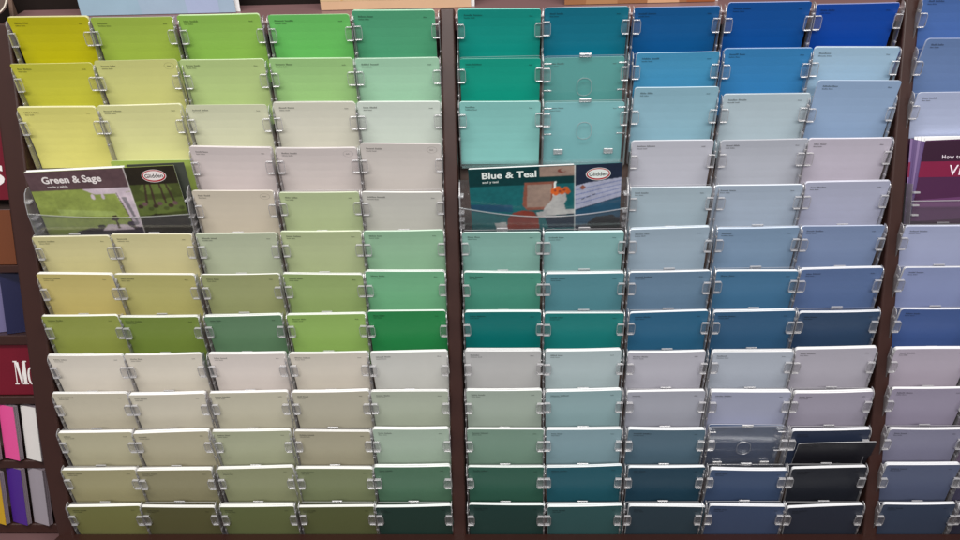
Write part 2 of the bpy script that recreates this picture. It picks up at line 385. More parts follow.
CAL = {(0, 0, 0): (205, 198, 22), (0, 1, 0): (171, 198, 79), (0, 2, 0): (151, 199, 89), (0, 0, 1): (216, 214, 72), (0, 1, 1): (217, 218, 140), (0, 2, 1): (195, 218, 146), (0, 0, 2): (244, 238, 137), (0, 1, 2): (237, 236, 169), (0, 2, 2): (232, 234, 201), (0, 3, 0): (114, 204, 106), (0, 4, 0): (84, 169, 126), (0, 3, 1): (175, 221, 146), (0, 4, 1): (176, 223, 190), (0, 3, 2): (231, 229, 212), (0, 4, 2): (221, 232, 221), (0, 2, 3): (229, 217, 215), (0, 3, 3): (230, 219, 216), (0, 4, 3): (219, 212, 206), (0, 2, 4): (219, 208, 189), (0, 3, 4): (196, 210, 163), (0, 4, 4): (212, 210, 202), (0, 2, 5): (199, 208, 178), (0, 3, 5): (194, 207, 159), (0, 4, 5): (163, 207, 171), (0, 0, 5): (227, 219, 162), (0, 1, 5): (224, 216, 164), (0, 0, 6): (218, 202, 127), (0, 1, 6): (200, 194, 123), (0, 2, 6): (169, 175, 123), (0, 3, 6): (165, 189, 121), (0, 4, 6): (127, 194, 148), (0, 0, 7): (159, 169, 83), (0, 1, 7): (130, 152, 68), (0, 2, 7): (107, 145, 109), (0, 3, 7): (160, 197, 107), (0, 4, 7): (45, 145, 81), (0, 0, 8): (243, 235, 221), (0, 1, 8): (238, 230, 214), (0, 2, 8): (239, 229, 222), (0, 3, 8): (233, 225, 211), (0, 4, 8): (221, 221, 215), (0, 0, 9): (215, 207, 185), (0, 1, 9): (222, 215, 196), (0, 2, 9): (212, 207, 185), (0, 3, 9): (199, 194, 174), (0, 4, 9): (190, 199, 180), (0, 0, 10): (203, 197, 166), (0, 1, 10): (197, 190, 162), (0, 2, 10): (188, 192, 161), (0, 3, 10): (186, 180, 155), (0, 4, 10): (184, 204, 185), (0, 0, 11): (178, 171, 131), (0, 1, 11): (159, 153, 120), (0, 2, 11): (161, 165, 128), (0, 3, 11): (138, 147, 109), (0, 4, 11): (90, 129, 103), (0, 0, 12): (130, 130, 78), (0, 1, 12): (99, 97, 62), (0, 2, 12): (110, 118, 75), (0, 3, 12): (98, 104, 65), (0, 4, 12): (37, 63, 55), (1, 0, 0): (10, 153, 140), (1, 1, 0): (10, 121, 146), (1, 2, 0): (10, 94, 157), (1, 3, 0): (10, 85, 164), (1, 4, 0): (10, 75, 175), (1, 0, 1): (12, 161, 138), (1, 1, 1): (10, 246, 246), (1, 2, 1): (77, 160, 203), (1, 3, 1): (60, 141, 201), (1, 4, 1): (176, 208, 231), (1, 0, 2): (147, 213, 207), (1, 1, 2): (246, 246, 246), (1, 2, 2): (154, 197, 214), (1, 3, 2): (192, 210, 219), (1, 4, 2): (153, 179, 212), (1, 2, 3): (206, 207, 218), (1, 3, 3): (200, 204, 215), (1, 4, 3): (205, 198, 212), (1, 2, 4): (179, 198, 209), (1, 3, 4): (183, 198, 216), (1, 4, 4): (186, 189, 212), (1, 0, 5): (147, 195, 183), (1, 1, 5): (143, 190, 189), (1, 2, 5): (171, 191, 207), (1, 3, 5): (136, 163, 192), (1, 4, 5): (134, 153, 190), (1, 0, 6): (81, 158, 136), (1, 1, 6): (94, 152, 163), (1, 2, 6): (115, 145, 172), (1, 3, 6): (76, 126, 164), (1, 4, 6): (100, 124, 170), (1, 0, 7): (10, 125, 122), (1, 1, 7): (30, 137, 134), (1, 2, 7): (49, 108, 144), (1, 3, 7): (58, 103, 141), (1, 4, 7): (54, 79, 111), (1, 0, 8): (206, 206, 205), (1, 1, 8): (192, 209, 212), (1, 2, 8): (201, 200, 211), (1, 3, 8): (189, 197, 210), (1, 4, 8): (191, 187, 199), (1, 0, 9): (179, 193, 180), (1, 1, 9): (159, 189, 193), (1, 2, 9): (179, 181, 193), (1, 3, 9): (177, 181, 204), (1, 4, 9): (175, 169, 186), (1, 0, 10): (135, 166, 148), (1, 1, 10): (146, 176, 185), (1, 2, 10): (91, 118, 135), (1, 3, 10): (37, 126, 246), (1, 4, 10): (45, 55, 78), (1, 0, 11): (57, 103, 86), (1, 1, 11): (39, 97, 111), (1, 2, 11): (38, 72, 91), (1, 3, 11): (69, 88, 121), (1, 4, 11): (10, 17, 46), (1, 0, 12): (36, 66, 61), (1, 1, 12): (54, 92, 93), (1, 2, 12): (49, 67, 78), (1, 3, 12): (67, 82, 112), (1, 4, 12): (44, 50, 64), (2, 0, 0): (88, 126, 195), (2, 0, 1): (113, 140, 188), (2, 0, 2): (194, 205, 236), (2, 0, 5): (178, 186, 219), (2, 0, 6): (150, 162, 204), (2, 0, 7): (74, 101, 160), (2, 0, 8): (195, 185, 200), (2, 0, 9): (168, 160, 182), (2, 0, 10): (143, 142, 166), (2, 0, 11): (95, 104, 132), (2, 0, 12): (59, 71, 93), 'loose': (34, 34, 42)}
CAL.update({(1, 1, 1): (88, 190, 184), (1, 1, 2): (150, 228, 232), (1, 3, 10): (72, 96, 138), (1, 4, 11): (34, 37, 46)})
# how the pocket row looks: stack thickness in mm per row (base), measured from the white top edges
THICK = [1.9, 1.9, 2.0, 2.0, 2.4, 2.7, 3.2, 3.2, 4.0, 3.9, 4.0, 3.9, 3.8]
SPECIAL = {(1, 1, 1), (1, 1, 2), (1, 3, 10)}
cen = {}; rows = {}
for it in TABLE.split(';'):
    v = it.split(); b, c, r = int(v[0]), int(v[1]), int(v[2]); rows[(b, c, r)] = [float(x) / 1000 for x in v[3:]]
    cen.setdefault((b, c), []).append((float(v[3]) + float(v[5])) / 2000)
cen = {k: sum(v) / len(v) for k, v in cen.items()}
extra = {(2, 1): 0.9485}
cen.update(extra)
for r in (7, 8, 9, 10, 11, 12):   # second column of the right section, only its edge is in view
    rows[(2, 1, r)] = [0.9105, -.001, 0.9865, -.001]
    t = TGT[(2, 0, r)]; TGT[(2, 1, r)] = tuple(min(255, int(v * f)) for v, f in zip(t, (1.08, .97, 1.0)))
def thick_of(b, c, r): return (THICK[r] + random.Random(b * 97 + c * 13 + r).uniform(-.7, .9)) / 1000
LABX = {(1, 2, 2): 'raised ', (1, 4, 2): 'raised ', (2, 0, 1): 'raised ', (0, 4, 3): 'slightly raised '}
for k in sorted(rows):
    b, c, r = k
    if k in SPECIAL: continue
    uL, zL, uR, zR = rows[k]; rgb = CAL.get(k, TGT[k])
    name = hue_name(TGT[k])
    rr = {'top': 'top row', 'bottom': 'bottom row'}.get(ROWN[r], ROWN[r] + ' row')
    lab = '%s%s paint cards, %s, %s column of the %s section' % (LABX.get(k, ''), name, rr, ORD[c], NAMES[b])
    seed = b * 1000 + c * 100 + r
    make_stack(uL, zL, uR, zR, r, rgb, lab, 'stacks of paint cards in the %s section' % NAMES[b], thick=thick_of(*k), seed=seed,
               ring=k in {(0, 1, 1), (0, 3, 3), (0, 4, 3), (0, 2, 4)})
# loose cards and inserts
e = make_stack(.7475, -.0152, .8232, -.0122, 10, CAL.get('loose', (34, 34, 42)), 'single black paint card leaning out in front of the navy stack', 'loose paint cards', single=True, depth=-.0058, lean=-.14, seed=77)
for k, lab in (((1, 1, 1), 'teal insert card behind the upper empty clear pocket'), ((1, 1, 2), 'pale aqua insert card behind the lower empty clear pocket'), ((1, 3, 10), 'denim blue insert card behind the empty clear pocket near the bottom')):
    uL, zL, uR, zR = rows[k]
    make_stack(uL + .001, zL - .0032, uR - .001, zR - .0032, k[2], CAL.get(k, TGT[k]), lab, 'insert cards behind empty pockets', single=True, depth=.0080, seed=sum(k) + 40, bow=0)
make_stack(  .079, -.0135, .158, -.0135, 3, CAL.get('lime', (168, 190, 96)), 'lime green insert card standing behind the Green and Sage booklet', 'insert cards behind empty pockets', single=True, depth=.006, seed=91, bow=0)

# ---------------------------------------------------------------- display sections with their clear pockets
PW = .0765
def pocket_mesh(full, bump=True):
    m = MB(); x = PW / 2; T = .0064
    pts = rrect(-x, x, -HC if full else -.0165, -.0034, .003, 5, (1, 1, 0, 0))
    n = len(pts); k = len(m.v)
    m.v += [Vector((a, T, b)) for a, b in pts] + [Vector((a, T + .0009, b)) for a, b in pts]
    m.f.append(tuple(range(k, k + n))); m.m.append(0); m.f.append(tuple(range(k + 2 * n - 1, k + n - 1, -1))); m.m.append(0)
    for i in range(n):
        j = (i + 1) % n; m.f.append((k + i, k + i + n, k + j + n, k + j)); m.m.append(1)
    # raised thumb tab at the middle of the top
    if bump: m.box(-.0055, .0055, T - .0003, T + .0012, -.0050, -.0013, 1, .0004)
    if bump: m.box(-.0048, .0048, T - .0009, T - .0003, -.0044, -.0020, 0, .0002)
    # finger arch moulding
    arch = rrect(-.0068, .0068, -.0415, -.0245, .006, 5)
    if full: m.strip(arch, .0004, T - .0007, T - .0001, 1, closed=True)
    for sx in (-1, 1):
        xi = sx * (x + .0005); xo = sx * (x + .0011)
        # side wall, rounded at its front top corner
        pr = [(-.0014, -HC), (T, -HC), (T, -.0012)] + [(.0046 - .006 * math.sin(A(15 * i)) , -.0072 + .006 * math.cos(A(15 * i))) for i in range(0, 7)]
        n = len(pr); k = len(m.v)
        m.v += [Vector((xi, a, b)) for a, b in pr] + [Vector((xo, a, b)) for a, b in pr]
        m.f.append(tuple(range(k, k + n))); m.m.append(2); m.f.append(tuple(range(k + 2 * n - 1, k + n - 1, -1))); m.m.append(2)
        for i in range(n):
            j = (i + 1) % n; m.f.append((k + i, k + i + n, k + j + n, k + j)); m.m.append(1 if i > 1 and i < n - 2 else 2)
        # little moulded latches down the wall
        for z in (-.0105, -.0375):
            m.box(sx * (x + .0002), sx * (x + .0016), -.0012, .0030, z - .0011, z + .0011, 1, .0003)
        if not full: continue
        m.box(sx * (x - .0075), sx * x, T - .0012, T - .0001, -.0106, -.0096, 1, .0002)
        m.box(sx * (x - .0075), sx * x, T - .0012, T - .0001, -.0365, -.0355, 1, .0002)
        m.box(sx * .024 - .0045, sx * .024 + .0045, T - .0016, T - .0001, -.0565, -.0515, 1, .0003)
    # floor of the pocket
    m.box(-x, x, -.0014, T, -HC - .0012, -HC - .0002, 0)
    m.box(-x, x, -.0022, -.0012, -HC - .001, -.060, 0)
    return m
def tab_mesh(sx):
    """clip tab reaching round the side of the stack: thin pane with a moulded rounded rim"""
    m = MB(); x = PW / 2; zt, zb = -.0149, -.0275; xo = x + .0009; xi = x - .0063
    lo, hi = (xi, xo) if sx > 0 else (-xo, -xi)
    y0, y1 = -.0024, -.0016
    pts = rrect(lo, hi, zb, zt, .0022, 4, (0, 1, 1, 0) if sx > 0 else (1, 0, 0, 1))
    n = len(pts); k = len(m.v)
    m.v += [Vector((a, y0 + .0002, b)) for a, b in pts] + [Vector((a, y1, b)) for a, b in pts]
    m.f.append(tuple(range(k, k + n))); m.m.append(0); m.f.append(tuple(range(k + 2 * n - 1, k + n - 1, -1))); m.m.append(0)
    for i in range(n):
        j = (i + 1) % n; m.f.append((k + i, k + i + n, k + j + n, k + j)); m.m.append(1)
    # rim follows the free sides, heavier underneath
    ins = rrect(lo + .0003, hi - .0003, zb + .0003, zt - .0003, .002, 4, (0, 1, 1, 0) if sx > 0 else (1, 0, 0, 1))
    m.strip(ins, .00036, y0 - .0002, y1 + .0003, 1, closed=True)
    m.box(lo + (.001 if sx > 0 else .0), hi - (.001 if sx < 0 else 0), y0 - .0005, .0005, zb - .0003, zb + .0006, 1, .0002)
    m.box(lo + (.001 if sx > 0 else .0), hi - (.001 if sx < 0 else 0), y0 - .0003, .0001, zt - .0003, zt + .0001, 1, .0001)
    return m
PK = pocket_mesh(False); PKF = pocket_mesh(True); TABS = {s: tab_mesh(s) for s in (-1, 1)}
proto = PK.obj('pocket', [PLATE, RIM, WALL]); PK0 = proto.data; q = pocket_mesh(False, False).obj('pocket', [PLATE, RIM, WALL]); PKN = q.data; bpy.data.objects.remove(q); ptab = {s: TABS[s].obj('clip_tab', [TABM, RIM]) for s in (-1, 1)}
first = [True, True, True]
def add_pocket(sec, u, row, z=0.0, jit=0.0, milky=False):
    if first[0]: p = proto; first[0] = False
    else: p = proto.copy(); col.objects.link(p)
    p.parent = sec; Mw = card_M(u, row, z, 0, jit); p.matrix_parent_inverse = Matrix.Identity(4)
    p.matrix_basis = sec.matrix_world.inverted() @ Mw
    if row < 5 and not milky: p.data = PKN
    elif not milky: p.data = PK0
    if milky:
        q = PKF.obj('pocket', [MILKY, RIM, WALL]); p.data = q.data; bpy.data.objects.remove(q)
    for i, s in enumerate((-1, 1)):
        if first[1 + i]: t = ptab[s]; first[1 + i] = False
        else: t = ptab[s].copy(); col.objects.link(t)
        t.parent = p; t.matrix_parent_inverse = Matrix.Identity(4); t.matrix_basis = Matrix.Translation((0, 0, .0030 - .00028 * row))
secs = []
for b, (u0, u1) in enumerate(((-.0045, .4005), (.4155, .8225), (.8375, .998))):
    e = empty('display_section', rack_M((u0 + u1) / 2, -.53, 0)); secs.append(e)
    tag(e, ['clear pocket rack of yellow and green cards left of the first brown post', 'clear pocket rack of teal and blue cards between the two brown posts', 'clear pocket rack of violet and blue cards right of the second brown post'][b], 'card rack', 'sections of the paint card display')
    m = MB(); hw = (u1 - u0) / 2
    m.box(-hw, hw, .040, .045, 0, .53, 0)
    # ribbed fixing channels between columns
    part(m.obj('backboard', [DARK]), e)
    r_ = random.Random(b)
    for (bb, c), u in sorted(cen.items()):
        if bb != b: continue
        for r in range(13):
            if r in (3, 4) and ((b < 2 and c < 2) or b == 2): continue
            if b == 2 and c == 1 and r < 7: continue
            add_pocket(e, u, r, r_.uniform(-.0006, .0006) - .0008, r_.uniform(-.004, .004), (bb, c, r) in SPECIAL)
    # clear booklet holder over two columns
    if b < 2:
        cu = (cen[(b, 0)] + cen[(b, 1)]) / 2; w = .0795
        m = MB(); N = 16; y = -.0075
        top = [(-w + 2 * w * i / N, -.0175 - .004 * math.cos(math.pi * (i / N - .5)) * (1 if b == 0 else 2.4) - .0025 * i / N) for i in range(N + 1)]
        pts = top[::-1] + [(-w, -.075), (w, -.075)]
        k = len(m.v); n = len(pts); m.v += [Vector((a, y, z)) for a, z in pts] + [Vector((a, y + .001, z)) for a, z in pts]
        m.f.append(tuple(range(k, k + n))); m.m.append(0); m.f.append(tuple(range(k + 2 * n - 1, k + n - 1, -1))); m.m.append(0)
        for i in range(n):
            j = (i + 1) % n; m.f.append((k + i, k + i + n, k + j + n, k + j)); m.m.append(1)
        m.strip(top, .0006, y - .0002, y + .0011, 1)
        for sx in (-1, 1):
            pr = [(-.0075, -.075), (.0085, -.075), (.0085, .004), (.004, .004), (-.001, .001), (-.005, -.006), (-.0075, -.0185)]
            k = len(m.v); n = len(pr)
            m.v += [Vector((sx * w, a, z)) for a, z in pr] + [Vector((sx * (w - .0009), a, z)) for a, z in pr]
            m.f.append(tuple(range(k, k + n))); m.m.append(2); m.f.append(tuple(range(k + 2 * n - 1, k + n - 1, -1))); m.m.append(2)
            for i in range(n):
                j = (i + 1) % n; m.f.append((k + i, k + i + n, k + j + n, k + j)); m.m.append(1)
            for z in (-.008, -.026, -.034, -.042):
                m.box(sx * (w - .004), sx * (w + .0008), -.004, .003, z - .001, z + .001, 1, .0003)
        m.box(-w, w, .0078, .0088, -.075, .0035, 0)
        o = m.obj('booklet_holder', [PLATE, RIM, WALL], e); o.matrix_basis = e.matrix_world.inverted() @ card_M(cu, 4, 0, 0)
    else:
        m = MB(); m.box(-.0005, .160, -.0085, -.0075, -.2145, -.186, 0, .0002); m.box(-.0005, .0, -.0085, .014, -.2145, -.170, 2); m.box(0, .16, -.0085, .014, -.2155, -.2146, 0)
        m.strip([(-.0005, -.186), (.16, -.186)], .0007, -.0088, -.0074, 1)
        for z in (-.178, -.190, -.199): m.box(0, .006, -.011, -.006, z - .0009, z + .0009, 1, .0003)
        m.box(-.0005, .16, .0135, .0145, -.2145, -.15, 0)
        o = m.obj('booklet_holder', [PLATE, RIM, WALL], e); o.matrix_basis = e.matrix_world.inverted() @ rack_M(.8395, .006, -.0125)

# ---------------------------------------------------------------- posts, side panel, ledges
def post(name, pts, n0, n1, label, cat, m, group=None, bev=.003):
    """a board in the rack plane with eased edges"""
    us = [p[0] for p in pts]; cu = sum(us) / len(us); v0 = min(p[1] for p in pts)
    e = prism(name, [(a - cu, b - v0) for a, b in pts], -n1, -n0, [m])
    e.matrix_world = rack_M(cu, v0, 0)
    bv = e.modifiers.new('eased', 'BEVEL'); bv.width = bev; bv.segments = 4; bv.limit_method = 'ANGLE'; bv.angle_limit = A(40)
    tag(e, label, cat, group); return e
post('divider_post', [(.4008, -.53), (.4148, -.53), (.4148, .0035), (.4008, .0035)], -.046, -.012, 'brown divider post between the green cards and the teal cards', 'post', BROWN, 'brown divider posts', .0022)
post('divider_post', [(.8228, -.53), (.8368, -.53), (.8368, .0035), (.8228, .0035)], -.046, -.012, 'brown divider post between the dark blue cards and the violet cards', 'post', BROWN, 'brown divider posts', .0022)
post('end_board', [(-.0185, -.535), (-.002, -.535), (-.0050, -.43), (-.0050, -.001), (-.0270, -.001), (-.0275, -.38), (-.0262, -.44), (-.0232, -.49)], -.12, -.012, 'brown side panel closing the left end of the card display', 'panel', BROWN, None, .0022)
m = MB(); m.box(0, 1.03, -.012, .016, -.02, 0, 0, .0012)
o = m.obj('base_ledge', [BROWN]); o.matrix_world = rack_M(-.02, -.5245, 0); tag(o, 'narrow brown ledge running along the bottom of the display', 'ledge')
m = MB(); m.box(-.020, 1.05, .012, .0655, -.014, 0, 0, .0015)
o = m.obj('top_shelf', [LEDGE]); o.matrix_world = Matrix.Translation((0, 0, 1.490)); tag(o, 'brown laminate shelf along the top carrying the pale booklets', 'shelf')
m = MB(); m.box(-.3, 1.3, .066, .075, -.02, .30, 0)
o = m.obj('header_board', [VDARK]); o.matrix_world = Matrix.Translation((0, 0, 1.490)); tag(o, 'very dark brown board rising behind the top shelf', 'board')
m = MB(); m.box(-.016, 1.1, 0, .006, 0, .545, 0)
o = m.obj('rear_board', [DARK]); o.matrix_world = rack_M(0, -.545, -.050); tag(o, 'dark board behind all of the card racks', 'board')

# ---------------------------------------------------------------- booklets
def booklet(M, w, h, crease, T, prints, label, mats, back=None, t_right=.0012, rgbs=None):
    e = empty('booklet', M @ Matrix.Translation((0, 0, -h)))
    up = h
    m = MB()
    m.box(0, crease, 0, .0005, 0, h, 0); m.box(crease + .0002, w, .0002, .0007, 0, h, 0)
    m.ras = rgbs is not None; m.shapes = []
    for fn in prints: fn(m, h)
    part(m.obj('cover', mats), e)
    if rgbs is not None: photo('cover_photo', w, -.082, 0, m.shapes, rgbs, e, h, -.00006, len(label))
    m = MB(); y = .0009; k = 4
    for i in range(k):
        t = (T - .001) / k
        m.box(.0004 + .0003 * (i % 2), crease - .0003 * (i % 2), y, y + t * .93, 0, h - .0003 * ((i * 7) % 3), 0); y += t
    m.box(crease + .001, w - .0006, .0011, .0011 + t_right, 0, h - .0008, 0)
    part(m.obj('pages', [PAPER]), e)
    if back: back(e, h)
    tag(e, label, 'booklet', None); return e
def flat(rgb, r=.3): return mat('print_%d_%d_%d' % rgb, rgb, r, .5, .08, 40)
def P(m, h, pts, mi, lay=1):
    if getattr(m, 'ras', False): m.shapes.append((lay, len(m.shapes), pts, mi)); return
    m.quad([(x, -.00004 * lay, h + z) for x, z in pts], mi)
from mathutils import noise as mnoise
def photo(name, w, z0, z1, shapes, rgbs, parent, h, y, seed):
    """a printed picture: soft-edged shapes, grain and tone, held as colours on a fine flat grid"""
    d = .0006; nx = int(w / d) + 1; nz = int((z1 - z0) / d) + 1
    img = [[lin(rgbs[0])] * nx for _ in range(nz)]
    for lay, k, pts, mi in sorted(shapes, key=lambda t: (t[0], t[1])):
        c = lin(rgbs[mi]); xs = [p[0] for p in pts]; zs = [p[1] for p in pts]; n = len(pts)
        for j in range(max(0, int((min(zs) - z0) / d)), min(nz, int((max(zs) - z0) / d) + 2)):
            z = z0 + j * d; X = []
            for i in range(n):
                (xa, za), (xb, zb) = pts[i], pts[(i + 1) % n]
                if (za <= z) != (zb <= z): X.append(xa + (z - za) / (zb - za) * (xb - xa))
            X.sort()
            for a, b2 in zip(X[::2], X[1::2]):
                for i in range(max(0, math.ceil(a / d)), min(nx, int(b2 / d) + 1)): img[j][i] = c
    for _ in range(1):
        img = [[tuple(sum(img[min(nz - 1, max(0, j + q))][min(nx - 1, max(0, i + p))][k] * wt for p, q, wt in ((0, 0, .36), (1, 0, .16), (-1, 0, .16), (0, 1, .16), (0, -1, .16))) for k in range(3)) for i in range(nx)] for j in range(nz)]
    V = [(i * w / (nx - 1), y, h + z0 + j * (z1 - z0) / (nz - 1)) for j in range(nz) for i in range(nx)]
    F = [(j * nx + i, j * nx + i + 1, (j + 1) * nx + i + 1, (j + 1) * nx + i) for j in range(nz - 1) for i in range(nx - 1)]
    mt = MC.get('printed_picture')
    if not mt:
        mt, nt, bs = newmat('printed_picture'); at = nt.nodes.new('ShaderNodeAttribute'); at.attribute_name = 'ink'
        nt.links.new(at.outputs['Color'], bs.inputs['Base Color']); bs.inputs['Roughness'].default_value = .28; MC['printed_picture'] = mt
    o = mesh_obj(name, V, F, [mt]); part(o, parent)
    ca = o.data.color_attributes.new('ink', 'FLOAT_COLOR', 'POINT'); buf = []
    for j in range(nz):
        for i in range(nx):
            x, z = V[j * nx + i][0] * 1000, V[j * nx + i][2] * 1000
            t = 1 + .22 * mnoise.noise((x * .06, z * .09, seed)) + .16 * mnoise.noise((x * .25, z * .3, seed + 9)) + .10 * mnoise.noise((x * .9, z * .9, seed + 3))
            c = img[j][i]; buf += [c[0] * t, c[1] * t, c[2] * (t * .9 + .1), 1]
    ca.data.foreach_set('color', buf)
def R(m, h, x0, x1, z0, z1, mi, lay=1): P(m, h, [(x0, z0), (x1, z0), (x1, z1), (x0, z1)], mi, lay)
def EL(m, h, cx, cz, rx, rz, mi, lay, n=32): P(m, h, [(cx + rx * math.cos(2 * math.pi * i / n), cz + rz * math.sin(2 * math.pi * i / n)) for i in range(n)], mi, lay)
def logo(m, h, cx, cz, red, white, black, s=1.0):
    m.ras = False
    EL(m, h, cx, cz, .0118 * s, .0066 * s, white, 3); EL(m, h, cx, cz, .0112 * s, .0061 * s, red, 4); EL(m, h, cx, cz + .0003 * s, .0100 * s, .0049 * s, white, 5)
    add_text(m, 'Glidden', cx, h + cz - .0018 * s, -.00026, .0056 * s, black, width=.0176 * s, bold=.00006, centre=True)

G_RGB = [(142, 156, 78), (92, 70, 74), (236, 228, 226), (206, 190, 200), (134, 128, 134), (48, 34, 54), (40, 34, 24), (176, 28, 40), (20, 18, 18), (74, 82, 40), (66, 50, 40), (168, 180, 110), (110, 84, 84), (160, 176, 100), (96, 110, 54)]
G = [flat(c) for c in G_RGB]
def green_print(m, h):
    R(m, h, 0, .0962, -.0205, 0, 1, 1)
    add_text(m, 'Green & Sage', .0145, h - .0125, -.00022, .0098, 2, width=.058, bold=.00028)
    add_text(m, 'verde y salvia', .0175, h - .0172, -.00022, .0032, 2, width=.020, bold=.00003)
    R(m, h, 0, .0962, -.10, -.0205, 0, 1)
    P(m, h, [(.050, -.0205), (.0962, -.0205), (.0962, -.0245), (.088, -.0265), (.060, -.0262)], 3, 2)   # ceiling
    P(m, h, [(.081, -.026), (.0962, -.0255), (.0962, -.066), (.090, -.066)], 3, 2)                       # doorway
    P(m, h, [(.0855, -.031), (.0900, -.031), (.0945, -.060), (.0925, -.060)], 4, 3)
    P(m, h, [(.0815, -.026), (.0822, -.026), (.0905, -.066), (.0895, -.066)], 10, 4)
    EL(m, h, .058, -.029, .0019, .0030, 3, 3); EL(m, h, .068, -.0292, .0016, .0028, 3, 3)              # wall lamps
    P(m, h, [(.018, -.0405), (.074, -.0455), (.077, -.051), (.020, -.0475)], 13, 3)
    P(m, h, [(.030, -.066), (.045, -.0625), (.066, -.0645), (.090, -.063), (.0962, -.064), (.0962, -.075), (.028, -.075)], 5, 3)
    P(m, h, [(.068, -.055), (.0705, -.050), (.074, -.0495), (.0765, -.053), (.0735, -.056), (.0745, -.064), (.072, -.064), (.0718, -.0562)], 10, 4)
    EL(m, h, .0868, -.060, .0042, .0032, 5, 4); EL(m, h, .0915, -.0595, .0026, .002, 4, 5)
    EL(m, h, .056, -.0615, .004, .0022, 6, 4); P(m, h, [(.056, -.066), (.063, -.0595), (.082, -.0605), (.088, -.066)], 3, 3)
    R(m, h, .0962, .0970, -.10, 0, 2, 6)
    x0, x1 = .0972, .1452
    R(m, h, x0, x1, -.10, 0, 9, 2); R(m, h, x0, x1, -.0185, 0, 6, 3)
    P(m, h, [(x0 + .012, -.0185), (x0 + .036, -.0185), (x0 + .040, -.024), (x0 + .036, -.029), (x0 + .014, -.029), (x0 + .008, -.024)], 14, 4)
    for a, b in ((.014, .010), (.019, .018), (.028, .029), (.034, .038)):
        P(m, h, [(x0 + a, -.0185), (x0 + a + .0018, -.0185), (x0 + b + .0022, -.040), (x0 + b, -.040)], 10, 5)
    P(m, h, [(x0, -.036), (x1, -.033), (x1, -.048), (x0, -.052)], 14, 4)
    for i in range(9): EL(m, h, x0 + .004 + .005 * i, -.042 + .003 * math.sin(i * 2.1), .0028, .0022, (10, 12, 9)[i % 3], 5 + i % 2)
    P(m, h, [(x0, -.056), (x0 + .016, -.050), (x1, -.054), (x1, -.10), (x0, -.10)], 6, 4)
    logo(m, h, x0 + .0265, -.0098, 7, 2, 8)
def green_back(e, h):
    M_ = Matrix.Translation((.002, .006, -.001)) @ Matrix.Rotation(A(.6), 4, 'Y')
    mm = MB(); mm.box(.095, .1500, 0, .0006, 0, h + .0022, 0); o = mm.obj('back_leaf', [flat((70, 74, 66))], e); o.matrix_basis = M_
rg = math.atan2(27.8 - 22.6, 145)
M = card_M(.0041, 4, .0226, .0005, -rg, 0)
booklet(M, .1452, .092, .0964, .0052, [green_print], 'Green & Sage booklet with a pale green room on its cover', G, green_back, rgbs=G_RGB)

